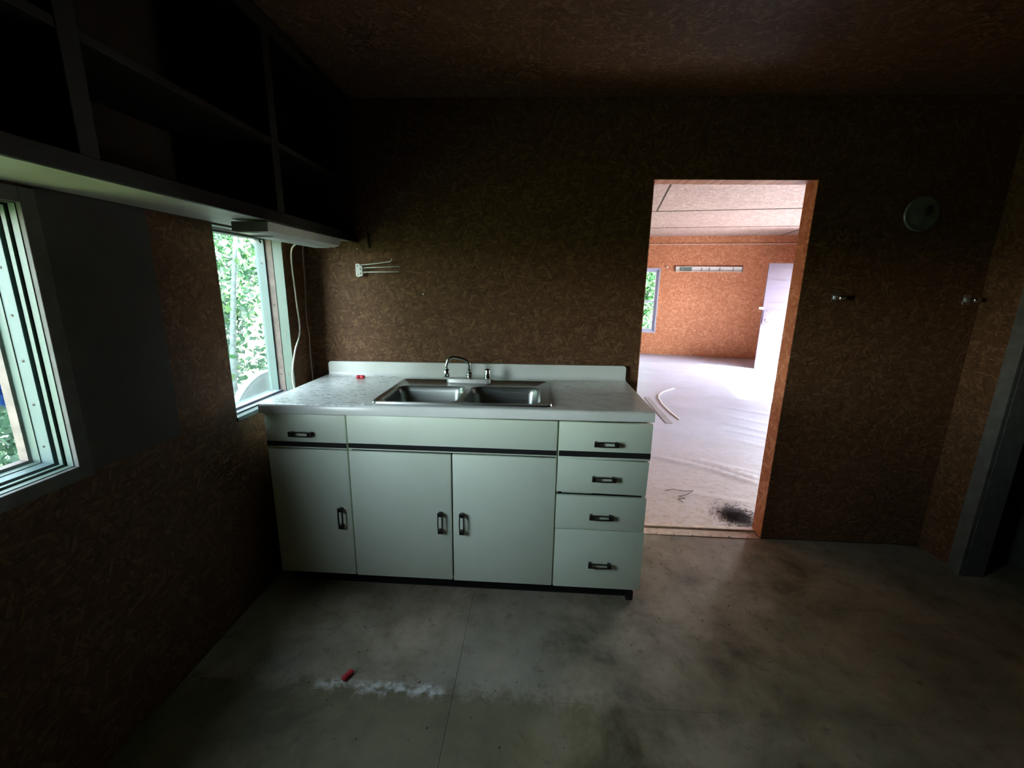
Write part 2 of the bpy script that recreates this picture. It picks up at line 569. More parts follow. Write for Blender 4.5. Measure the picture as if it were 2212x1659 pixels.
rightmap = lambda s, q, z: Vector((XR+q, s, z))
RD = (-1.02, -0.262, -1, 2.0)
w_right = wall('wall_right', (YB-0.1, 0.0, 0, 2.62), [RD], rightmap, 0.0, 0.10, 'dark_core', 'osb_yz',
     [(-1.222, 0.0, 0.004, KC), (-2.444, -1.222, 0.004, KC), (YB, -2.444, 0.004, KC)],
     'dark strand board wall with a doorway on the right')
trim = BM()
box(trim, XR-0.02, XR, -0.262, -0.196, 0.0, 2.07, bev=0.003)
box(trim, XR-0.02, XR, -1.086, -1.02, 0.0, 2.07, bev=0.003)
box(trim, XR-0.02, XR, -1.086, -0.196, 2.0, 2.07, bev=0.003)
struct(obj('trim_1', trim, 'grey_casing'), 'grey painted casing around the doorway in the right wall', None)
part('door_stop', 'grey_casing', bpy.data.objects['trim_1'], (XR, XR+0.10, -0.266, -0.250, 0, 2.0))
nearmap = lambda s, q, z: Vector((s, YB-q, z))
wall('wall_near', (-0.12, 5.6, 0, 2.62), [], nearmap, 0.0, 0.1, 'siding', 'osb_xz',
     [(0, 1.222, 0, KC), (1.222, 2.444, 0, KC), (2.444, XR, 0, KC)], 'strand board wall behind the viewer')
struct(part('wall_side_room', 'siding', None, (5.2, 5.32, YB-0.1, 0.0, 0, 2.62)), 'outer wall of the dark room on the right')

# kitchen ceiling in sheets
ceil = struct(part('ceiling', 'siding', None, (-0.12, 5.32, YB-0.1, 0.0, KC+0.011, KC+0.06)), 'dark strand board kitchen ceiling')
for i in range(3):
    for j in range(2):
        x0, x1 = i*1.222, min((i+1)*1.222, XR)
        y0, y1 = (-2.444, 0.0) if j == 0 else (YB, -2.444)
        part('ceiling_panel', 'osb_xy', ceil, (x0+.0003, x1-.0003, y0+.0003, y1-.0003, KC, KC+0.011))

# kitchen floor in sheets with open seams
floor = struct(part('floor', 'dark_core', None, (-0.12, 5.4, YB-0.1, 0.02, -0.12, -0.012)), 'dirty pale kitchen floor in sheets')
fx = [-0.0, 0.982, XR, 5.2]
for i in range(3):
    for (y0, y1) in ((-1.10, 0.0), (-2.32, -1.10), (YB, -2.32)):
        if (y0 == -1.10):
            yy0, yy1 = y0, y1
        else:
            yy0, yy1 = y0, y1
        g = 0.0007
        part('floor_sheet', 'kitchen_floor', floor, (fx[i]+g, fx[i+1]-g, yy0+0.0004, yy1-0.0004, -0.012, 0.0))
# roof over everything
struct(part('roof', 'siding', None, (-0.35, 5.6, YB-0.4, 0.3, 2.62, 2.72)), 'flat roof slab over the kitchen')
struct(part('roof_far', 'siding', None, (-2.6, 3.10, -7.9, 0.5, 2.66, 2.76), mp=far), 'flat roof slab over the far room')

# thresholds
tr_ = struct(part('trim_2', 'threshold_wood', None, (DX0+.003, DX1-.003, 0.062, 0.094, -0.002, 0.014), bev=0.003), 'raised pale threshold strip in the doorway')
tr2 = struct(part('trim_3', 'threshold_wood', None, (DX0+.02, DX1-.01, -0.012, 0.056, -0.002, 0.004), bev=0.0015), 'flat worn threshold plate in the doorway')
for k in range(7):
    bm = BM(); lathe(bm, [(0.004, 0), (0.004, 0.001), (0.002, 0.002)], (DX0+0.08+k*0.105, -0.004, 0.004), seg=8)
    obj('nail', bm, 'bronze_dark', tr2)

# ------------------------------------------------------------------ far room shell
FH = 2.485
UL, UR = -2.2, 2.85
farmap = lambda s, q, z: far(s, q, z)
FW = (-0.75, 0.305, 0.475, 1.845)
w_far = wall('wall_far', (UL-0.1, UR+0.15, -0.1, 2.66), [FW], farmap, 0.0, 0.12, 'siding', 'osb_far_xz',
     [(UL, -0.6, 0.01, 1.895), (-0.6, 1.83, 0.01, 1.895), (1.83, UR, 0.01, 1.895)],
     'orange strand board end wall of the far room with a window')
# upper course stands proud of the lower one
for (a, b) in ((UL, 0.95), (0.95, UR)):
    part('osb_panel', 'osb_far_xz', w_far, (a+.001, b-.001, -0.016, 0.0, 1.897, 2.315), mp=farmap)
for (a, b) in ((UL, 1.83), (1.83, UR)):
    part('osb_panel', 'osb_far_xz', w_far, (a+.001, b-.001, -0.006, 0.0, 2.33, FH), mp=farmap)
part('batten', 'threshold_wood', w_far, (UL, UR, -0.022, 0.0, 2.314, 2.329), mp=farmap)

frmap = lambda s, q, z: far(UR+q, s, z)
FD = (-2.75, -1.20, -1, 1.90)
FW3 = (-4.35, -3.30, 0.95, 1.90)
FW_ADDED = (-6.75, -5.4, 0.45, 1.90)  # unseen opening, added so sun brightens the floor by the doorway
wall('wall_far_right', (-6.95, 0.15, -0.1, 2.66), [FD, FW3, FW_ADDED], frmap, 0.0, 0.15, 'siding', 'osb_far_yz',
     [(-1.22, 0, 0.01, FH), (-2.44, -1.22, 0.01, FH), (-3.66, -2.44, 0.01, FH), (-4.88, -3.66, 0.01, FH), (-6.9, -4.88, 0.01, FH)],
     'strand board wall with the sunlit entrance on the right of the far room')
flmap = lambda s, q, z: far(UL-q, s, z)
wall('wall_far_left', (-7.6, 0.15, -0.1, 2.66), [], flmap, 0.0, 0.12, 'siding', 'osb_far_yz',
     [(-1.22, 0, 0.01, FH), (-2.44, -1.22, 0.01, FH), (-3.66, -2.44, 0.01, FH), (-4.88, -3.66, 0.01, FH), (-7.5, -4.88, 0.01, FH)],
     'strand board wall on the left of the far room')
# ceiling sheets, seams as real gaps
bm = BM()
box(bm, UL-0.1, UR+0.15, -7.9, 0.15, FH+0.011, FH+0.05, mp=farmap)
c_far = struct(obj('ceiling_far', bm, 'dark_core'), 'pale strand board ceiling of the far room in sheets')
vs = [0.0, -1.36, -3.10, -5.54, -7.6]
us = [[UL, -0.45, 2.50, UR], [UL, -0.9, UR], [UL, -0.10, UR], [UL, -0.6, 1.8, UR]]
for j in range(4):
    for a, b in zip(us[j], us[j][1:]):
        dz = rnd.uniform(0, 0.004)
        part('ceiling_panel', 'osb_far_ceiling', c_far, (a+.005, b-.005, vs[j+1]+.005, vs[j]-.005, FH-dz, FH+0.011), mp=farmap)
# dark joints between the sheets
for j in range(1, 4):
    part('joint_strip', 'dark_core', c_far, (UL, UR, vs[j]-.011, vs[j]+.011, FH-.006, FH+.010), mp=farmap)
for j in range(4):
    for a in us[j][1:-1]:
        part('joint_strip', 'dark_core', c_far, (a-.010, a+.010, vs[j+1]+.011, vs[j]-.011, FH-.006, FH+.010), mp=farmap)
# floor: one big loose sheet with creases
creases = [((2.26, 1.217), (2.60, 1.045), .016, .035), ((2.60, 1.045), (2.95, 0.72), .015, .035),
           ((2.55, 1.20), (3.02, 0.93), .014, .030), ((2.72, 1.07), (3.01, 0.80), .016, .028),
           ((3.30, 2.30), (3.70, 1.90), .010, .035), ((3.45, 2.55), (3.95, 2.10), .010, .035),
           ((3.20, 2.05), (3.75, 1.62), .010, .035), ((3.55, 2.95), (4.1, 2.55), .009, .04),
           ((2.1, 0.62), (2.75, 0.42), .005, .05), ((3.15, 1.75), (3.6, 1.35), .010, .03),
           ((2.6, 5.2), (4.6, 5.0), .008, .06), ((2.4, 3.9), (3.9, 3.75), .006, .05), ((2.9, 6.2), (4.9, 5.9), .008, .07)]
def fz(x, y):
    z = 0.002*noise.noise(Vector((x*1.5, y*1.5, 0)))
    for (a, b, h, w) in creases:
        ax, ay = a; bx, by = b
        dx, dy = bx-ax, by-ay
        tt = ((x-ax)*dx + (y-ay)*dy)/(dx*dx+dy*dy)
        tc = min(1, max(0, tt))
        px, py = ax+dx*tc, ay+dy*tc
        d = math.hypot(x-px, y-py)
        if d < w*3:
            fade = min(1, max(0, min(tt+0.05, 1.05-tt)*4)) if -0.05 < tt < 1.05 else 0
            z += h*fade*math.exp(-(d/w*1.5)**2)
    return z
bm = BM()
nx, ny = 130, 200
X0, X1, Y0, Y1 = 1.0, 6.6, 0.094, 7.9
grid = []
for j in range(ny+1):
    row = []
    tj = j/ny
    y = Y0 + (Y1-Y0)*tj**1.6
    for i in range(nx+1):
        x = X0 + (X1-X0)*i/nx
        row.append(bm.verts.new((x, y, fz(x, y) if y > 0.15 else 0.0)))
    grid.append(row)
for j in range(ny):
    for i in range(nx):
        bm.faces.new((grid[j][i], grid[j][i+1], grid[j+1][i+1], grid[j+1][i]))
f_far = struct(obj('floor_far', bm, 'far_vinyl', smooth=True), 'pale creased sheet vinyl floor of the far room')
part('subfloor', 'dark_core', f_far, (-1.6, 7.2, 0.02, 8.6, -0.14, -0.012))
part('vinyl_edge', 'far_vinyl', f_far, (-1.6, 0.999, 0.094, 8.6, -0.012, 0.0))

# ------------------------------------------------------------------ windows
def nail(parent, p, n, r=0.0035):
    bm = BM(); lathe(bm, [(r, -0.0005), (r, 0.0008), (r*0.5, 0.0014)], p, n, seg=8)
    return obj('nail', bm, 'bronze_dark', parent)
# window 1 (near, left edge of the photo)
y0, y1, z0, z1 = W1
w1 = struct(thing('window_1', (0, (y0+y1)/2, z0), 'near left window with stepped mint painted frame', None))
def frame_boxes(d0, d1, inset0, inset1):
    """rectangular ring between depth d0..d1 outward, inset from the opening"""
    a0, a1, c0, c1 = y0+inset0, y1-inset0, z0+inset0, z1-inset0
    b0, b1, e0, e1 = y0+inset1, y1-inset1, z0+inset1, z1-inset1
    x0, x1 = -d1, -d0
    return [(x0, x1, b1, a1, c0, c1), (x0, x1, a0, b0, c0, c1), (x0, x1, b0, b1, c0, e0), (x0, x1, b0, b1, e1, c1)]
part('casing', 'grey_casing', w1, *[(0.0, 0.014, *b) for b in ((y1, y1+.036, z0-.038, z1+.036), (y0-.036, y0, z0-.038, z1+.036), (y0, y1, z0-.038, z0), (y0, y1, z1, z1+.036))], bev=0.0015)
part('jamb', 'paint_mint', w1, *frame_boxes(0.0, 0.017, -0.001, 0.002))
part('stop', 'paint_mint', w1, *frame_boxes(0.023, 0.034, -0.001, 0.007))
part('jamb_shadow_groove', 'black_rubber', w1, *frame_boxes(0.017, 0.023, -0.001, 0.0), *frame_boxes(0.034, 0.042, -0.001, 0.002))
sash = part('sash_frame', 'paint_blue', w1, *frame_boxes(0.042, 0.077, -0.001, 0.012), bev=0.001)
part('sash_bead', 'paint_mint', w1, *frame_boxes(0.077, 0.100, -0.001, 0.014))
part('outer_frame', 'wood_brown', w1, *frame_boxes(0.100, 0.125, -0.001, 0.022))
for k in range(6):
    nail(sash, (-0.060, y1-0.012, z0+0.06+k*0.115), (0, -1, 0))
part('pane', 'glass', w1, (-0.092, -0.089, y0+.01, y1-.01, z0+.01, z1-.01))
portal((-0.13, (y0+y1)/2, (z0+z1)/2), (1, 0, 0), y1-y0, z1-z0)
# window 2 (beyond the counter)
y0, y1, z0, z1 = W2
w2 = struct(thing('window_2', (0, (y0+y1)/2, z0), 'tall narrow window beside the counter with mint and brown frame', None))
part('jamb', 'paint_mint', w2, *frame_boxes(0.0, 0.049, -0.001, 0.004), bev=0.001)
part('stop', 'wood_brown', w2, *frame_boxes(0.049, 0.082, -0.001, 0.007))
part('outer_frame', 'paint_blue', w2, *frame_boxes(0.082, 0.128, -0.001, 0.016))
sill = part('sill', 'paint_blue', w2, (-0.16, 0.006, y0, y1, z0-0.012, z0+0.006), bev=0.002)
part('sill_strip', 'strip_grey', w2, (-0.055, -0.030, y0, y1, z0+0.006, z0+0.012))
part('sill_strip', 'paint_white', w2, (-0.105, -0.070, y0, y1, z0+0.006, z0+0.018))
nail(w2, (-0.10, y1-0.016, 1.50), (0, -1, 0)); nail(w2, (-0.065, y1-0.007, 1.30), (0, -1, 0)); nail(w2, (-0.066, y1-0.007, 0.95), (0, -1, 0))
part('pane', 'glass', w2, (-0.118, -0.115, y0+.012, y1-.012, z0+.015, z1-.010))
portal((-0.135, (y0+y1)/2, (z0+z1)/2), (1, 0, 0), y1-y0, z1-z0)
# peeling splinter at the sill corner
bm = BM(); tube(bm, [(0.004, -0.50, 0.846), (0.012, -0.46, 0.850), (0.022, -0.42, 0.862), (0.024, -0.405, 0.870)], [0.004, 0.006, 0.005, 0.001], 6)
obj('paint_splinter', bm, 'paint_white', w2)

# far-room window 3
u0, u1, z0, z1 = FW
w3 = struct(thing('window_3', far((u0+u1)/2, 0, z0), 'white two-light sash window in the far orange wall', None))
def fring(d0, d1, i0, i1):
    return [(u1-i1, u1-i0, d0, d1, z0+i0, z1-i0), (u0+i0, u0+i1, d0, d1, z0+i0, z1-i0), (u0+i1, u1-i1, d0, d1, z0+i0, z0+i1), (u0+i1, u1-i1, d0, d1, z1-i1, z1-i0)]
part('casing', 'paint_white', w3, *fring(-0.012, 0.02, 0.0, 0.022), mp=farmap)
part('jamb', 'paint_white', w3, *fring(0.02, 0.06, 0.0, 0.045), mp=farmap)
s3 = part('sash_frame', 'paint_white', w3, *fring(0.05, 0.085, 0.03, 0.085), mp=farmap, bev=0.003)
part('meeting_rail', 'paint_white', s3, (u0+.08, u1-.08, 0.05, 0.09, 1.13, 1.165), mp=farmap, bev=0.003)
part('pane', 'glass', w3, (u0+.08, u1-.08, 0.066, 0.069, z0+.08, 1.135), mp=farmap)
part('pane', 'glass', w3, (u0+.08, u1-.08, 0.072, 0.075, 1.16, z1-.08), mp=farmap)
portal(far((u0+u1)/2, 0.13, (z0+z1)/2), -FV, u1-u0, z1-z0)
# windows on the right of the far room (one lights the floor patch, the wide one is added for bounce light)
for n_, (a, b, c, d) in ((4, FW3), (5, FW_ADDED)):
    w = struct(thing('window_%d' % n_, far(UR, (a+b)/2, c), ('side window in the right wall of the far room next to the entrance', 'unseen wide side window added to light the far room nearest the partition')[n_-4], None))
    m_ = frmap
    part('frame', 'paint_white', w, (a, a+.04, 0, .13, c, d), (b-.04, b, 0, .13, c, d), (a+.04, b-.04, 0, .13, c, c+.04), (a+.04, b-.04, 0, .13, d-.04, d), mp=m_)
    part('pane', 'glass', w, (a+.03, b-.03, .06, .064, c+.03, d-.03), mp=m_)
    portal(far(UR+.16, (a+b)/2, (c+d)/2), -FU, b-a, d-c)
portal(far(UR+.16, -1.975, 0.97), -FU, 1.55, 1.86)

# ------------------------------------------------------------------ entrance door, standing open
SV, SU0, SU1, SH = -1.235, 2.0, 2.83, 1.885
door1 = struct(thing('door_1', far(SU1, SV, 0), 'white five panel entrance door standing open, lower half sunlit', None))
slabmap = lambda s, q, z: far(s, SV+q, z)
stile = 0.10
rails = [(0.006, 0.16), (0.325, 0.40), (0.675, 0.745), (1.10, 1.205), (1.465, 1.59), (1.79, SH)]
part('door_stile', 'door_lilac', door1, (SU0, SU0+stile, 0, .036, .006, SH), mp=slabmap)
part('door_stile', 'door_lilac', door1, (SU1-stile, SU1, 0, .036, .006, SH), mp=slabmap)
for (a, b) in rails:
    part('door_rail', 'door_lilac', door1, (SU0+stile, SU1-stile, 0, .036, a, b), mp=slabmap)
for (r0, r1) in zip(rails, rails[1:]):
    part('door_panel', 'door_lilac', door1, (SU0+stile-.005, SU1-stile+.005, .012, .024, r0[1]-.004, r1[0]+.004), mp=slabmap)
lk = part('rim_lock', 'door_lilac', door1, (SU0+.012, SU0+.085, -.022, 0, 0.83, 1.06), mp=slabmap, bev=.004)
bm = BM(); lathe(bm, [(0.008, 0), (0.008, 0.03), (0.024, 0.04), (0.027, 0.052), (0.02, 0.065), (0.004, 0.07)], far(SU0+.05, SV-.022, 0.90), -FV, 16)
obj('knob', bm, 'door_lilac', lk, True)
part('latch_plate', 'white_plastic', door1, (SU0-.065, SU0+.005, -.006, .004, 1.085, 1.125), mp=slabmap, bev=.002)
part('latch_plate', 'chrome', lk, (SU0+.06, SU0+.10, -.030, -.022, 0.86, 0.885), mp=slabmap)
for zz in (0.25, 1.6):
    bm = BM(); tube(bm, [far(SU1+.006, SV-.004, zz), far(SU1+.006, SV-.004, zz+.09)], .008, 8)
    obj('hinge', bm, 'bronze_dark', door1)
# entrance frame
part('door_frame', 'paint_white', door1, (-2.75, -2.71, 0, .15, 0, 1.90), (-1.235, -1.20, 0.0, .15, 0, 1.90), (-2.71, -1.235, 0, .15, 1.87, 1.90), mp=frmap)

# door leaf in the dark room on the right
hd = Vector((0.79, -0.613, 0)); hn = Vector((0.613, 0.79, 0)); h0 = Vector((3.70, -0.035, 0))
d2map = lambda s, q, z: h0 + hd*s + hn*q + Vector((0, 0, z))
d2 = struct(thing('door_2', h0, 'plain grey door leaf ajar beyond the right doorway', None))
part('door_leaf', 'grey_board', d2, (0, .74, -.034, 0, .012, 1.98), mp=d2map, bev=.002)
bm = BM(); lathe(bm, [(0.025, 0), (0.025, 0.006), (0.009, 0.008), (0.009, 0.03), (0.026, 0.04), (0.026, 0.055), (0.01, 0.062)], d2map(.68, -.034, 0.95), -hn, 16)
obj('door_handle', bm, 'bronze_dark', d2, True)

# ------------------------------------------------------------------ wall shelf unit over the windows
SHB, SHX, SHY0 = 1.628, 0.293, -3.2
su = thing('shelf_unit', (0.15, -1.6, SHB), 'long open shelf unit hung high on the left wall above both windows', 'shelf')
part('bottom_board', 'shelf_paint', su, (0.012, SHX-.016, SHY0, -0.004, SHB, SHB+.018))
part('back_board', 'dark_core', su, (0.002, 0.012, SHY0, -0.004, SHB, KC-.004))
part('top_board', 'shelf_shade', su, (0.012, SHX-.016, SHY0, -0.004, KC-.022, KC-.004))
part('front_rail', 'shelf_shade', su, (SHX-.016, SHX, SHY0, -0.004, SHB-.006, SHB+.034), bev=.002)
part('front_rail', 'shelf_shade', su, (SHX-.016, SHX, SHY0, -0.004, KC-.055, KC-.004), bev=.002)
part('middle_shelf', 'shelf_shade', su, (0.012, SHX-.002, SHY0, -0.004, 1.885, 1.905), bev=.001)
for yy in (-0.69, -1.38, -2.07, -2.76):
    part('divider', 'shelf_shade', su, (0.012, SHX-.016, yy-.01, yy+.01, SHB+.018, KC-.022))
    part('front_stile', 'shelf_shade', su, (SHX-.016, SHX, yy-.022, yy+.022, SHB+.034, KC-.055), bev=.002)

# under-shelf light fixture
lf = thing('undershelf_light', (0.20, -0.45, SHB), 'unlit white fluorescent light fixed under the shelf', 'light fixture')
bm = BM()
prism(bm, [(0.135, 1.622), (0.272, 1.622), (0.262, 1.592), (0.235, 1.584), (0.150, 1.584), (0.137, 1.592)], -0.745, -0.16, lambda a, b, h: Vector((a, h, b)))
obj('housing', bm, 'fixture_white', lf)
bm = BM()
prism(bm, [(0.150, 1.585), (0.235, 1.585), (0.228, 1.577), (0.157, 1.577)], -0.66, -0.20, lambda a, b, h: Vector((a, h, b)))
obj('diffuser', bm, 'white_plastic', lf)
part('end_cap', 'grey_casing', lf, (0.137, 0.268, -0.752, -0.744, 1.588, 1.621), bev=.002)  # dark material paints the shade on the unlit end face
part('cord_clip', 'fixture_white', lf, (0.10, 0.135, -0.19, -0.165, 1.592, 1.610), bev=.002)
bm = BM(); tube(bm, [(0.15, -0.62, 1.584), (0.15, -0.62, 1.570), (0.15, -0.612, 1.562)], .003, 6)
obj('pull_hook', bm, 'black_rubber', lf)
# cords
def cord(pts, r, mat, label):
    bm = BM()
    P = [Vector(p) for p in pts]
    out = []
    for i in range(len(P)-1):
        p0, p1, p2, p3 = P[max(i-1, 0)], P[i], P[i+1], P[min(i+2, len(P)-1)]
        for k in range(6):
            s = k/6
            out.append(0.5*((2*p1) + (p2-p0)*s + (2*p0-5*p1+4*p2-p3)*s*s + (3*p1-p0-3*p2+p3)*s**3))
    out.append(P[-1])
    tube(bm, out, r, 8)
    return tag(obj('power_cord', bm, mat, None, True), label, 'cord', 'cords by the window')
cord([(0.095, -0.178, 1.600), (0.05, -0.182, 1.594), (0.02, -0.177, 1.54), (0.02, -0.169, 1.321), (0.02, -0.163, 1.168), (0.02, -0.226, 1.069), (0.02, -0.267, 0.957), (0.02, -0.258, 0.86), (0.025, -0.24, 0.60), (0.03, -0.22, 0.12)], 0.0042, 'cord_white',
     'cream power cord hanging beside the window edge')
cord([(0.125, -0.150, 1.612), (0.05, -0.075, 1.606), (0.02, -0.063, 1.58), (0.02, -0.069, 1.437), (0.02, -0.088, 1.222), (0.02, -0.075, 1.13), (0.02, -0.080, 1.047), (0.02, -0.074, 0.876), (0.03, -0.07, 0.5), (0.035, -0.07, 0.12)], 0.0036, 'cord_brown',
     'thin brown power cord hanging in the wall corner')

# ------------------------------------------------------------------ sink cabinet
YF = -0.615
cab = thing('sink_cabinet', (0.905, -0.31, 0), 'wide white enamel metal sink cabinet with doors and drawers', 'cabinet')
part('body', 'cabinet_enamel', cab, (0.084, 1.727, -0.598, -0.012, 0.088, 0.100), (0.084, 0.096, -0.598, -0.012, 0.10, 0.862), (1.715, 1.727, -0.598, -0.012, 0.10, 0.862),
     (0.096, 1.715, -0.024, -0.012, 0.10, 0.862), (0.430, 0.450, -0.596, -0.03, 0.10, 0.860), (1.338, 1.356, -0.596, -0.03, 0.10, 0.860))
part('gap_shade_sheet', 'black_rubber', cab, (0.097, 1.714, -0.592, -0.586, 0.101, 0.860))  # black sheet paints the shade in the gaps between the fronts
part('toe_kick', 'black_rubber', cab, (0.10, 1.712, -0.545, -0.53, 0.0, 0.088), (1.700, 1.712, -0.53, -0.02, 0.0, 0.088), (0.10, 0.112, -0.53, -0.02, 0.0, 0.088))
part('foot', 'black_rubber', cab, (1.69, 1.722, -0.575, -0.545, 0.0, 0.05), bev=.004)
def pull(parent, x, z, horiz, L=0.10):
    """rectangular loop pull on two splayed posts"""
    bm = BM()
    h = 0.0105; L2 = L/2
    def mp(a, b, c):      # a along, b across, c out
        return Vector((x+a, YF-c, z+b)) if horiz else Vector((x+b, YF-c, z+a))
    for sgn in (-1, 1):
        box(bm, *(sorted((sgn*(L2-0.017), sgn*L2))), -h, h, 0.017, 0.024, mp=mp)
        box(bm, *(sorted((sgn*(L2-0.014), sgn*(L2-0.004)))), -h*0.7, h*0.7, 0.0, 0.018, mp=mp)
        a = [(-L2+.015, -h), (0, -h*1.12), (L2-.015, -h), (L2-.015, -h+.0042), (0, -h*1.12+.0042), (-L2+.015, -h+.0042)]
        prism(bm, [(p, q*(-sgn)) for p, q in a], 0.017, 0.024, mp)
    return obj('handle', bm, 'bronze_dark', parent)
def front(name, x0, x1, z0, z1, stripe=None, hpos=None, horiz=True, tilt=0.0, yf=YF):
    bm = BM()
    box(bm, x0, x1, yf, yf+.017, z0, z1, bev=.0035)
    if tilt:
        bmesh.ops.rotate(bm, verts=bm.verts, cent=((x0+x1)/2, yf, (z0+z1)/2), matrix=Matrix.Rotation(tilt, 3, 'Y'))
    o = smooth_by_angle(obj(name, bm, 'cabinet_enamel', cab))
    if stripe:
        part('stripe', 'stripe_black', o, (x0+.002, x1-.001, yf-.0012, yf+.002, *stripe))
    if hpos:
        pull(o, hpos[0], hpos[1], horiz)
    return o
front('drawer', 0.082, 0.4375, 0.709, 0.864, (0.7165, 0.7385), (0.244, 0.7785))
front('false_front', 0.4425, 1.3405, 0.7115, 0.869, (0.719, 0.7405))
front('drawer', 1.3475, 1.731, 0.7075, 0.869, (0.718, 0.7425), (1.543, 0.781))
front('drawer', 1.3475, 1.728, 0.5515, 0.7045, None, (1.5425, 0.6255), tilt=0.016)
front('drawer', 1.3475, 1.732, 0.379, 0.5375, None, (1.541, 0.448))
front('drawer', 1.3485, 1.736, 0.087, 0.374, None, (1.549, 0.2135))
front('door', 0.083, 0.4375, 0.093, 0.7035, None, (0.3935, 0.389), False)
front('door', 0.4425, 0.8895, 0.091, 0.7035, None, (0.842, 0.388), False)
front('door', 0.896, 1.3425, 0.089, 0.7045, None, (0.9375, 0.388), False)
# loose sheet edge and metal lip above second drawer gap
part('drawer_slide', 'chrome', cab, (1.37, 1.50, -0.596, -0.592, 0.541, 0.547))

# ------------------------------------------------------------------ countertop with sink cut-out
CX0, CX1, CY0, CY1, CT = 0.0735, 1.7285, -0.634, -0.014, 0.915
SX0, SX1, SY0, SY1 = 0.560, 1.297, -0.575, -0.135
tilt = 0.0095
ctop = thing('countertop', (0.9, -0.32, 0.869), 'white laminate countertop with chipped paint and low backsplash', 'countertop')
def lift(v):
    return Vector((v[0], v[1], v[2] + (v[0]-0.60)*tilt))
bm = BM()
for r in subtract((CX0, CX1, CY0+.014, CY1), [(SX0, SX1, SY0, SY1)]):
    box(bm, r[0], r[1], r[2], r[3], CT-.026, CT, mp=lambda a, b, c: lift((a, b, c)))
# rolled front nose
prof = [(CY0+.0142, CT), (CY0+.008, CT-.0006), (CY0+.003, CT-.004), (CY0, CT-.011), (CY0, CT-.040), (CY0+.004, CT-.043), (CY0+.0142, CT-.043)]
prism(bm, prof, CX0, CX1, lambda a, b, h: lift((h, a, b)))
bmesh.ops.remove_doubles(bm, verts=bm.verts, dist=1e-4)
smooth_by_angle(obj('slab', bm, 'countertop_laminate', ctop))
# backsplash with coved foot and rounded ends
bm = BM()
bx0, bx1, bz1, rr = 0.092, 1.728, 0.994, 0.016
pts = [(bx0, CT-.002), (bx1, CT-.002)]
for k in range(7):
    a = k/6*math.pi/2
    pts.append((bx1-rr+rr*math.cos(a), bz1-rr+rr*math.sin(a)))
for k in range(7):
    a = math.pi/2 + k/6*math.pi/2
    pts.append((bx0+rr+rr*math.cos(a), bz1-rr+rr*math.sin(a)))
prism(bm, pts, -0.032, -0.010, lambda a, b, h: lift((a, h, b)))
cove = [(-0.031, CT-.001), (-0.050, CT-.001), (-0.0435, CT+.002), (-0.038, CT+.006), (-0.034, CT+.012), (-0.0315, CT+.020)]
prism(bm, cove, bx0+.001, bx1-.001, lambda a, b, h: lift((h, a, b)))
smooth_by_angle(obj('backsplash', bm, 'countertop_laminate', ctop), 50)
part('end_strip', 'wood_brown', ctop, (CX0-.0015, CX0+.001, CY0+.004, CY1, CT-.046, CT-.012))

# ------------------------------------------------------------------ double-bowl sink
sink = thing('kitchen_sink', (0.93, -0.36, CT), 'double bowl stainless steel sink set in the white countertop', 'sink')
def rrect(x0, x1, y0, y1, r, n=5):
    out = []
    for cx, cy, a0 in ((x1-r, y1-r, 0), (x0+r, y1-r, 90), (x0+r, y0+r, 180), (x1-r, y0+r, 270)):
        for k in range(n+1):
            a = math.radians(a0 + 90*k/n)
            out.append((cx+r*math.cos(a), cy+r*math.sin(a)))
    return out
RX0, RX1, RY0, RY1 = 0.541, 1.316, -0.594, -0.116
b1 = (0.566, 0.906, -0.562, -0.262)
b2 = (0.930, 1.268, -0.560, -0.256)
ZR = CT+.006
# rim: outer lip plus deck filled around the two bowls
bm = BM()
def loop(pts, z):
    return [bm.verts.new(lift((a, b, z))) for a, b in pts]
def bridge(A, B):
    n = len(A)
    for i in range(n):
        bm.faces.new((A[i], A[(i+1) % n], B[(i+1) % n], B[i]))
o0 = loop(rrect(RX0, RX1, RY0, RY1, .030), CT+.0005)
o1 = loop(rrect(RX0+.003, RX1-.003, RY0+.003, RY1-.003, .028), ZR+.002)
o2 = loop(rrect(RX0+.011, RX1-.011, RY0+.011, RY1-.011, .024), ZR+.002)
o3 = loop(rrect(RX0+.016, RX1-.016, RY0+.016, RY1-.016, .020), ZR-.002)
bridge(o0, o1); bridge(o1, o2); bridge(o2, o3)
i1 = loop(rrect(*b1, .050), ZR-.002); i2 = loop(rrect(*b2, .050), ZR-.002)
es = []
for L in (o3, i1, i2):
    for i in range(len(L)):
        e = bm.edges.get((L[i], L[(i+1) % len(L)])) or bm.edges.new((L[i], L[(i+1) % len(L)]))
        es.append(e)
bmesh.ops.triangle_fill(bm, use_beauty=True, use_dissolve=False, edges=es)
smooth_by_angle(obj('rim', bm, 'stainless', sink), 40)
for (x0, x1, y0, y1) in (b1, b2):
    bm = BM()
    levels = [(0.0, 0.0, .050), (0.004, 0.006, .050), (0.010, 0.030, .050), (0.016, 0.120, .050), (0.024, 0.148, .050), (0.045, 0.160, .045)]
    prev = None
    for ins, dep, r in levels:
        L = [bm.verts.new(lift((a, b, ZR-.002-dep))) for a, b in rrect(x0+ins, x1-ins, y0+ins, y1-ins, r)]
        if prev:
            n = len(L)
            for i in range(n):
                bm.faces.new((prev[i], prev[(i+1) % n], L[(i+1) % n], L[i]))
        prev = L
    bm.faces.new(prev)
    bowl = smooth_by_angle(obj('bowl', bm, 'stainless', sink, fix=False), 60)
    bm = BM(); lathe(bm, [(0.045, 0.0), (0.043, 0.003), (0.034, 0.002), (0.030, -0.004), (0.004, -0.004)], lift(((x0+x1)/2, (y0+y1)/2, ZR-.1615)), seg=20)
    obj('drain', bm, 'chrome', bowl, True)

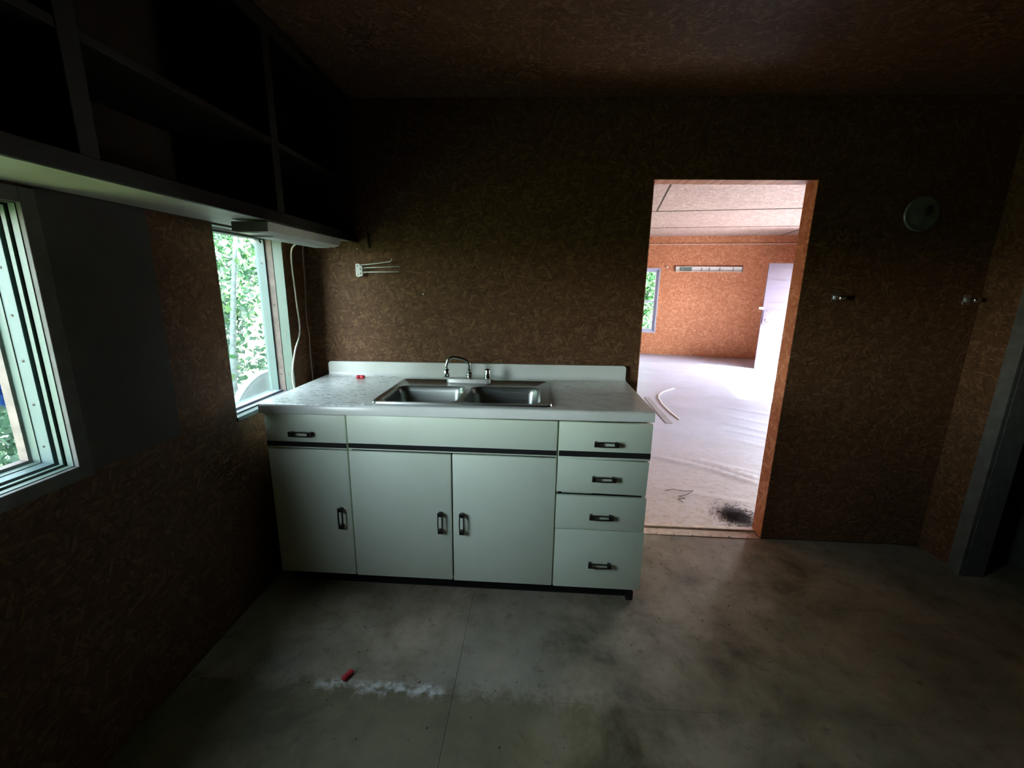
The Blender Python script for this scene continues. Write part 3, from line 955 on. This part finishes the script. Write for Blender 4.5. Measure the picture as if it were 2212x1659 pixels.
# ------------------------------------------------------------------ faucet
fz0 = lift((0.9, 0, ZR))[2]
fau = thing('faucet', (0.90, -0.165, fz0), 'chrome swivel spout faucet with one handle on the sink deck', 'faucet')
bm = BM()
prism(bm, rrect(0.786, 1.014, -0.190, -0.140, .022), fz0-.0008, fz0+.019, lambda a, b, h: Vector((a, b, h)))
smooth_by_angle(obj('deck_plate', bm, 'chrome_worn', fau), 40)
bm = BM(); lathe(bm, [(0.0155, 0), (0.0155, 0.013), (0.013, 0.015), (0.0155, 0.017), (0.0150, 0.028), (0.011, 0.030)], (0.902, -0.165, fz0+.019), seg=18)
obj('collar_nut', bm, 'chrome', fau, True)
sp = [(0.902, -0.165, fz0+.045), (0.902, -0.165, fz0+.078), (0.900, -0.166, fz0+.096), (0.891, -0.169, fz0+.112), (0.873, -0.175, fz0+.122), (0.850, -0.182, fz0+.128),
      (0.828, -0.189, fz0+.132), (0.812, -0.194, fz0+.130), (0.800, -0.198, fz0+.120), (0.793, -0.200, fz0+.104), (0.790, -0.201, fz0+.086), (0.790, -0.201, fz0+.070)]
bm = BM(); tube(bm, sp, 0.0082, 12)
obj('spout', bm, 'chrome', fau, True)
bm = BM(); lathe(bm, [(0.0085, 0.042), (0.012, 0.038), (0.0155, 0.030), (0.0158, 0.006), (0.014, 0.0), (0.011, 0.0)], (0.791, -0.201, fz0+.032), seg=18)
obj('aerator', bm, 'chrome', fau, True)
bm = BM(); lathe(bm, [(0.0165, 0), (0.0165, 0.006), (0.0140, 0.008), (0.0145, 0.044), (0.0125, 0.050), (0.006, 0.053)], (0.996, -0.163, fz0+.019), seg=18)
obj('handle', bm, 'chrome', fau, True)

# ------------------------------------------------------------------ small things
def red_plug(loc, rot, label):
    bm = BM()
    lathe(bm, [(0.0085, -0.021), (0.0105, -0.018), (0.0105, -0.004), (0.0095, -0.003), (0.0095, 0.002), (0.0105, 0.003), (0.0105, 0.017), (0.008, 0.021)], (0, 0, 0), (1, 0, 0), 14)
    o = obj('bottle_plug', bm, 'red_plastic', None, True)
    o.location = loc; o.rotation_euler = rot
    return tag(o, label, 'plug', 'red plastic plugs')
red_plug((0.306, -0.115, lift((.306, 0, CT))[2]+.0105), (0, 0, 0.1), 'small red plastic plug lying on the countertop by the backsplash')
red_plug((0.585, -1.055, 0.0108), (0, 0, 1.1), 'small red plastic plug lying on the kitchen floor')
bm = BM(); box(bm, -.012, .012, -.005, .005, 0, .002)
o = tag(obj('paint_chip', bm, 'white_plastic'), 'tiny white paint chip at the front left corner of the sink', 'paint chip')
o.location = (0.520, -0.607, lift((.52, 0, CT))[2]); o.rotation_euler = (0, 0, -0.6)

# swing-arm towel rack on the back wall
tr = thing('towel_rack', (0.29, -0.02, 1.45), 'white swing arm towel rack with three thin rods on the wall', 'towel rack')
bm = BM(); prism(bm, rrect(0.272, 0.296, 1.447, 1.515, .009), -0.012, 0.0, lambda a, b, h: Vector((a, h, b)))
obj('wall_plate', bm, 'white_plastic', tr)
part('arm_bracket', 'white_plastic', tr, (0.296, 0.312, -0.030, -0.004, 1.450, 1.460), (0.296, 0.312, -0.030, -0.004, 1.474, 1.481), (0.296, 0.312, -0.030, -0.004, 1.495, 1.503), (0.308, 0.315, -0.028, -0.020, 1.450, 1.503))
for k in range(2):
    nail(tr, (0.284, -0.012, 1.458+k*.046), (0, -1, 0), 0.003)
for p in ([(0.300, -0.018, 1.493), (0.40, -0.03, 1.497), (0.521, -0.045, 1.502)], [(0.300, -0.020, 1.471), (0.40, -0.04, 1.473), (0.522, -0.06, 1.475)],
          [(0.300, -0.012, 1.508), (0.38, -0.018, 1.516), (0.466, -0.025, 1.527), (0.477, -0.027, 1.541)]):
    bm = BM(); tube(bm, p, 0.0028, 8); obj('rod', bm, 'white_plastic' , tr, True)
# dark peg and tacks
bm = BM(); tube(bm, [(0.346, -0.004, 1.672), (0.350, -0.012, 1.655), (0.351, -0.012, 1.61), (0.352, -0.004, 1.598)], 0.0045, 8)
tag(obj('wall_hook', bm, 'black_rubber', None, True), 'small black wire hook on the wall above the towel rack', 'hook')
for (x, z, lab) in ((0.283, 1.590, 'white tack in the wall just above the towel rack plate'), (0.629, 1.363, 'white tack in the wall right of and below the towel rack rods')):
    bm = BM(); lathe(bm, [(0.0045, 0), (0.004, 0.003), (0.001, 0.0045)], (x, 0, z), (0, -1, 0), 10)
    tag(obj('wall_tack', bm, 'white_plastic', None, True), lab, 'tack', 'white wall tacks')

# flue cover and towel-bar brackets on the dark wall right of the doorway
fl = thing('flue_cover', (3.088, -0.01, 1.785), 'round shiny metal flue cover on the dark wall right of the doorway', 'flue cover')
bm = BM(); lathe(bm, [(0.082, 0.0), (0.082, 0.004), (0.074, 0.010), (0.070, 0.006), (0.045, 0.012), (0.020, 0.016), (0.002, 0.017)], (3.088, 0, 1.785), (0, -1, 0), 40)
obj('cover_plate', bm, 'flue_metal', fl, True)
bm = BM(); tube(bm, [(3.098, -0.014, 1.80), (3.100, -0.032, 1.812), (3.100, -0.036, 1.80), (3.092, -0.030, 1.775)], [.006, .007, .007, .004], 8)
obj('spring_hook', bm, 'black_rubber', fl, True)
for (x, lab) in ((2.757, 'chrome towel bar bracket on the dark wall next to the doorway'), (3.392, 'chrome towel bar bracket on the dark wall next to the right corner')):
    b = thing('bar_bracket', (x, -0.02, 1.36), lab, 'bracket', 'towel bar brackets')
    part('wall_plate', 'chrome', b, (x-.018, x+.018, -.005, 0, 1.358, 1.408), bev=.002)
    part('post', 'chrome', b, (x-.010, x+.010, -.050, -.005, 1.372, 1.394), bev=.003)
    bm = BM(); lathe(bm, [(.013, -.014), (.013, .014), (.009, .016)], (x, -.05, 1.383), (1, 0, 0), 12); obj('socket', bm, 'chrome', b, True)

# ------------------------------------------------------------------ far-room things
ft = thing('wall_light', far(1.23, -.03, 1.79), 'long pale fluorescent light housing on the far orange wall', 'light fixture')
part('housing', 'fixture_white', ft, (0.60, 1.875, -.012, 0.0, 1.775, 1.878), mp=farmap)
part('side_lip', 'fixture_white', ft, (0.60, 1.875, -.05, -.012, 1.775, 1.782), (0.60, 1.875, -.05, -.012, 1.871, 1.878), mp=farmap)
part('end_cap', 'wood_brown', ft, (0.588, 0.60, -.055, 0, 1.770, 1.884), mp=farmap); part('end_cap', 'wood_brown', ft, (1.875, 1.887, -.055, 0, 1.770, 1.884), mp=farmap)
for uu in (0.72, 0.90, 1.10, 1.25, 1.45, 1.70):
    part('socket', 'strip_grey', ft, (uu, uu+.016, -.04, -.012, 1.79, 1.862), mp=farmap)
part('tube_cover', 'paint_mint', ft, (0.69, 0.92, -.035, -.012, 1.792, 1.86), mp=farmap)
bm = BM(); lathe(bm, [(.022, 0), (.022, .012), (.012, .018), (.012, .03), (.018, .034), (.006, .04)], far(.425, 0, 1.865), -FV, 12)
tag(obj('wire_knob', bm, 'white_plastic', None, True), 'small white porcelain knob on the far wall above the window', 'knob')

def strip(name, pts, w, h, mat, label, cat):
    bm = BM()
    P = [Vector(p) for p in pts]
    rings = []
    for i, p in enumerate(P):
        d = (P[min(i+1, len(P)-1)]-P[max(i-1, 0)]); d.z = 0; d.normalize()
        s = Vector((-d.y, d.x, 0))*w/2
        zz = max(fz(p.x, p.y), 0)+p.z+0.001
        rings.append([bm.verts.new((p.x-s.x, p.y-s.y, zz)), bm.verts.new((p.x+s.x, p.y+s.y, zz)), bm.verts.new((p.x+s.x, p.y+s.y, zz+h)), bm.verts.new((p.x-s.x, p.y-s.y, zz+h))])
    for a, b in zip(rings, rings[1:]):
        for k in range(4):
            bm.faces.new((a[k], a[(k+1) % 4], b[(k+1) % 4], b[k]))
    bm.faces.new(rings[0][::-1]); bm.faces.new(rings[-1])
    return tag(obj(name, bm, mat), label, cat)
strip('trim_strip', [(2.86, 2.31, 0), (2.84, 2.62, 0.002), (2.845, 2.95, 0.004), (2.88, 3.22, 0.004), (2.94, 3.42, 0.004), (3.02, 3.57, 0.004), (3.14, 3.72, 0.002), (3.27, 3.85, 0)], .019, .010, 'white_plastic', 'bent white plastic trim strip lying on the far room floor', 'trim strip')
strip('lath_strip', [(2.70, 2.16, 0), (2.715, 2.6, 0), (2.74, 3.28, 0)], .07, .006, 'strip_grey', 'straight flat grey strip lying on the far room floor', 'lath strip')
# curled thread and dark matted fibres by the doorway
bm = BM()
pts = [(2.20, 0.56), (2.26, 0.58), (2.33, 0.555), (2.40, 0.575), (2.36, 0.53), (2.32, 0.50), (2.27, 0.485), (2.30, 0.45), (2.25, 0.44), (2.27, 0.40)]
tube(bm, [(x, y, max(0, fz(x, y))+.0035) for x, y in pts], .0018, 5)
tag(obj('dark_thread', bm, 'fibre_dark'), 'curled dark thread on the pale floor beyond the doorway', 'thread')
bm = BM()
for k in range(1500):
    a = rnd.uniform(0, 2*math.pi); r = abs(rnd.gauss(0, 0.5))
    cx, cy = 2.555+0.12*r*math.cos(a), 0.245+0.15*r*math.sin(a)
    if cx > DX1+0.25 or (cx > DX1-.004 and cy < 0.11) or cy < 0.105:
        continue
    th = rnd.uniform(0, math.pi*2); L = rnd.uniform(.02, .055); w = .0011
    zb = rnd.uniform(.001, max(.003, .028-.05*r)) + max(0, fz(cx, cy))
    prev = None; ang = th; p = Vector((cx, cy, zb))
    for s in range(4):
        n = Vector((-math.sin(ang), math.cos(ang), 0))*w
        cur = (bm.verts.new(p-n), bm.verts.new(p+n+Vector((0, 0, .0006))))
        if prev:
            bm.faces.new((prev[0], prev[1], cur[1], cur[0]))
        prev = cur
        p = p + Vector((math.cos(ang), math.sin(ang), rnd.uniform(-.12, .12)))*L/3
        p.z = max(p.z, .002); p.y = max(p.y, .1)
        ang += rnd.uniform(-.7, .7)
tag(obj('matted_fibres', bm, 'fibre_dark', fix=False), 'dark matted clump of fibres on the floor by the right door jamb', 'fibres', kind='stuff')
# crumbs on the kitchen floor
bm = BM()
for k in range(150):
    if k < 70:
        x, y = rnd.gauss(2.15, .30), rnd.uniform(-.75, -.05)
        if x < 1.76 or x > 3.3: x = rnd.uniform(1.8, 2.6)
    else:
        x, y = rnd.uniform(.3, 2.9), rnd.uniform(-1.35, -.62)
    s = rnd.uniform(.0018, .0055)
    vs_ = [bm.verts.new((x+s*rnd.uniform(-1, 1), y+s*rnd.uniform(-1, 1), 0.0002+abs(s*rnd.uniform(0, .8))*(i > 2))) for i in range(5)]
    for f_ in ((0, 1, 3), (1, 2, 3), (2, 0, 3), (0, 1, 4), (1, 2, 4), (2, 0, 4)):
        try: bm.faces.new([vs_[i] for i in f_])
        except ValueError: pass
tag(obj('floor_crumbs', bm, 'fibre_dark', fix=False), 'scattered dark crumbs of dirt on the kitchen floor', 'crumbs', kind='stuff')

# ------------------------------------------------------------------ outdoors
bm = BM()
box(bm, -40, 40, -40, 45, -0.6, -0.35)
struct(obj('ground', bm, 'ground_litter'), 'leaf covered ground outside the windows')

def leaf_verts(bm, p, d, n, L, W):
    d = d.normalized(); s = d.cross(n).normalized(); n = s.cross(d)
    pts = [p, p+d*L*.35+s*W*.5+n*L*.05, p+d*L*.72+s*W*.34+n*L*.04, p+d*L+n*(-.06)*L, p+d*L*.72-s*W*.34+n*L*.04, p+d*L*.35-s*W*.5+n*L*.05]
    mid = p+d*L*.5-n*L*.03
    v = [bm.verts.new(q) for q in pts]; m = bm.verts.new(mid)
    for i in range(6):
        bm.faces.new((v[i], v[(i+1) % 6], m))
def rv(r):
    while True:
        v = Vector((r.uniform(-1, 1), r.uniform(-1, 1), r.uniform(-1, 1)))
        if 0.05 < v.length < 1: return v.normalized()
# one leaf mesh shared by the separate leaves
bm = BM(); leaf_verts(bm, Vector((0, 0, 0)), Vector((1, 0, 0)), Vector((0, 0, 1)), 1.0, 0.62)
lm = bpy.data.meshes.new('leaf'); bm.to_mesh(lm); bm.free()
leaf_mesh = {}
for mname in ('leaf_bright', 'leaf_pale'):
    m2 = lm.copy(); m2.materials.append(MAT[mname]); leaf_mesh[mname] = m2

CAMP = Vector((1.2376, -2.3099, 1.4099))
def tree(name, base, top, r0, height_c, rad, nleaf, mat, label, seed, trunks=1, size=(.045, .085), cat='tree', nsep=60, group='trees and shrubs outside'):
    r = random.Random(seed)
    root = thing(name, base, label, cat, group)
    b = Vector(base); tp = Vector(top)
    tips = []
    for k in range(trunks):
        off = Vector((r.uniform(-.2, .2), r.uniform(-.2, .2), 0))*(k > 0)
        lean = Vector((r.uniform(-.5, .5), r.uniform(-.5, .5), 0))*(k > 0)
        P = []
        for i in range(9):
            s = i/8
            P.append(b+off + (tp+lean-b)*s + Vector((math.sin(s*4+k+seed), math.cos(s*3.1+k*2+seed), 0))*.07*s)
        bm = BM(); tube(bm, P, [r0*(1-.75*i/8)*(1 if k == 0 else .7) for i in range(9)], 9)
        obj('trunk', bm, 'bark', root, True)
        tips += P[2:]
        for q in range(5):
            i = r.randrange(2, 8)
            dr = rv(r); dr.z = abs(dr.z)*.6+.15
            Q = [P[i]+dr*rad*.8*s + Vector((0, 0, .12*s*s)) + rv(r)*.03 for s in (0, .25, .5, .75, 1)]
            bm = BM(); tube(bm, Q, [r0*.32, r0*.26, r0*.2, r0*.13, r0*.05], 6)
            obj('branch', bm, 'bark', root, True)
            tips += Q[1:]
    c = Vector(height_c)
    bm = BM()
    seps = []
    for i in range(nleaf):
        v = rv(r)*(r.random()**.45)
        p = c + Vector((v.x*rad, v.y*rad, v.z*rad*1.15))
        if r.random() < .35:
            p = tips[r.randrange(len(tips))] + rv(r)*r.uniform(.05, .35)
        if p.x > -0.45 and p.y < 8.3 and p.y > -4:
            continue
        if p.z < -.3: continue
        d = rv(r); d.z -= .35
        n = rv(r); n.z = abs(n.z)+.5
        L = r.uniform(*size)
        if len(seps) < nsep and (p-c).dot(CAMP-c) > 0 and i % 7 == 0:
            seps.append((p, d, n, L)); continue
        leaf_verts(bm, p, d, n, L, L*r.uniform(.5, .75))
    tag(obj('foliage', bm, mat, root, fix=False), kind='stuff')
    for (p, d, n, L) in seps:
        o = bpy.data.objects.new('leaf', leaf_mesh[mat]); COL.objects.link(o)
        d = d.normalized(); s = d.cross(n).normalized(); n = s.cross(d)
        m = Matrix.Identity(4)
        for i in range(3):
            m[i][0], m[i][1], m[i][2], m[i][3] = d[i]*L, -s[i]*L, n[i]*L, p[i]
        o.parent = root
        o.matrix_parent_inverse = Matrix.Translation(-root.location)
        o.matrix_world = m
        o.matrix_basis = m
    return root
tree('young_tree', (-2.35, 2.15, -.35), (-1.85, 2.75, 3.4), .075, (-2.2, 2.6, 2.3), 1.2, 4200, 'leaf_bright', 'pale leaning young tree seen through the narrow window', 3, 2)
tree('young_tree', (-1.3, .98, -.35), (-1.3, 1.36, 2.75), .034, (-1.45, 1.5, 2.75), .75, 900, 'leaf_bright', 'slender pale stemmed tree standing closest to the narrow window', 4, 1)
tree('leafy_shrub', (-2.1, 1.25, -.35), (-2.2, 1.4, 1.6), .030, (-2.1, 1.5, .95), .85, 3400, 'leaf_pale', 'pale leafy shrub low in the narrow window', 5, 3)
tree('young_tree', (-4.2, 3.6, -.35), (-4.0, 3.4, 4.0), .09, (-4.1, 3.9, 2.6), 1.7, 3200, 'leaf_bright', 'bright green tree deep in the thicket behind the leaning tree', 6, 2, (.08, .14))
tree('young_tree', (-3.2, 5.4, -.35), (-2.9, 5.6, 4.0), .08, (-3.1, 5.4, 2.4), 1.6, 3000, 'leaf_pale', 'pale green tree at the back of the thicket', 7, 2, (.08, .14))
tree('leafy_shrub', (-3.3, .9, -.35), (-3.3, 1.1, 2.2), .035, (-3.3, 1.0, 1.1), 1.15, 4000, 'leaf_bright', 'green shrub outside the near window above the blue tarp', 8, 3)
tree('leafy_shrub', (-1.9, .05, -.35), (-1.95, .1, .9), .02, (-1.9, .0, .35), .62, 1800, 'leaf_pale', 'low pale shrub under the near window', 9, 3, (.05, .09))
tree('young_tree', (-5.6, 1.6, -.35), (-5.4, 1.7, 4.2), .09, (-5.5, 1.7, 2.3), 1.7, 2600, 'leaf_pale', 'pale tree far back beyond the near window', 10, 2, (.09, .15))
tree('young_tree', (-1.5, 5.2, -.35), (-1.3, 5.4, 3.6), .06, (-1.6, 5.3, 2.0), 1.1, 2200, 'leaf_bright', 'bright tree at the right side of the narrow window view', 12, 2, (.07, .12))
tree('young_tree', (4.4, 11.0, -.35), (4.5, 11.2, 4.0), .08, (4.4, 11.0, 1.6), 1.7, 5200, 'leaf_bright', 'bright green tree outside the far room window', 13, 2, (.10, .16), nsep=30)
tree('leafy_shrub', (3.2, 10.0, -.35), (3.2, 10.1, 1.4), .03, (3.3, 10.0, .7), 1.1, 1800, 'leaf_pale', 'pale shrub low outside the far room window', 14, 3, (.09, .14), nsep=30)

for k, (px, py) in enumerate(((-5.4, -.9), (-5.6, -3.0), (-7.5, 4.0))):  # the two western ones are unseen, added to block sky light
    tree('tall_tree', (px, py, -.35), (px+.1, py, 5.2), .11, (px, py, 3.0), 2.1, 4200, 'leaf_bright',
         ('unseen tall tree added west of the near window to block sky', 'unseen tall tree added beside the clearing west of the kitchen to block sky', 'tall tree closing the back of the thicket')[k], 20+k, 1, (.13, .22), nsep=10)
for k, (uu, vv_) in enumerate(((10.6, -7.4), (10.9, -3.9), (10.6, -.6), (10.9, 2.8))):  # unseen trees added to cut sky light through the entrance
    P_ = far(uu, vv_, -.35)
    tree('tall_tree', tuple(P_), (P_.x+.1, P_.y, 6.6), .13, (P_.x, P_.y, 3.7), 3.1, 3000, 'leaf_bright',
         ('unseen tall tree added to block sky at the near end of the entrance side', 'unseen tall tree added to block sky second from the near end of the entrance side', 'unseen tall tree added to block sky straight outside the entrance door', 'unseen tall tree added to block sky at the far end of the entrance side')[k], 30+k, 1, (.22, .36), nsep=5)
# round white panel leaning outside the narrow window
rp = thing('round_panel', (-0.36, 0.075, 0.14), 'large round white panel leaning outside the narrow window', 'panel')
bm = BM(); lathe(bm, [(0.02, 0.010), (0.33, 0.014), (0.352, 0.016), (0.36, 0.022), (0.376, 0.022), (0.382, 0.012), (0.382, -0.012), (0.02, -0.012)], (-0.36, 0.075, 0.52), (1, 0, 0), 56)
smooth_by_angle(obj('disc', bm, 'panel_white', rp), 40)
part('stand', 'wood_brown', rp, (-.42, -.375, .02, .13, -.35, .6))
# blue tarp on the shrubs
bm = BM()
G = []
for i in range(15):
    row = []
    for j in range(13):
        y = -.95+.75*i/14; z = .80+.34*j/12
        x = -1.55+.10*math.sin(i*1.3+j*.7)+.07*math.sin(j*1.9)+.05*noise.noise(Vector((i*.6, j*.6, 3)))
        zz = z + .06*math.sin(i*.9) - (.16 if (j > 6 and i > 9) else 0)*(j-6)/6
        row.append(bm.verts.new((x, y, zz)))
    G.append(row)
for i in range(14):
    for j in range(12):
        bm.faces.new((G[i][j], G[i+1][j], G[i+1][j+1], G[i][j+1]))
bmesh.ops.solidify(bm, geom=bm.faces, thickness=.004)
tp = thing('blue_tarp', (-1.55, -.55, .8), 'crumpled blue tarp hung on a pole outside the near window', 'tarp')
obj('sheet', bm, 'tarp_blue', tp, True)
for pp, rr_ in (([(-1.62, -1.0, -.35), (-1.60, -.98, 1.2)], .025), ([(-1.60, -1.05, 1.16), (-1.60, -.10, 1.13)], .015), ([(-1.62, -.14, -.35), (-1.60, -.12, 1.15)], .02)):
    bm = BM(); tube(bm, pp, rr_, 8)
    obj('pole', bm, 'wood_brown', tp, True)
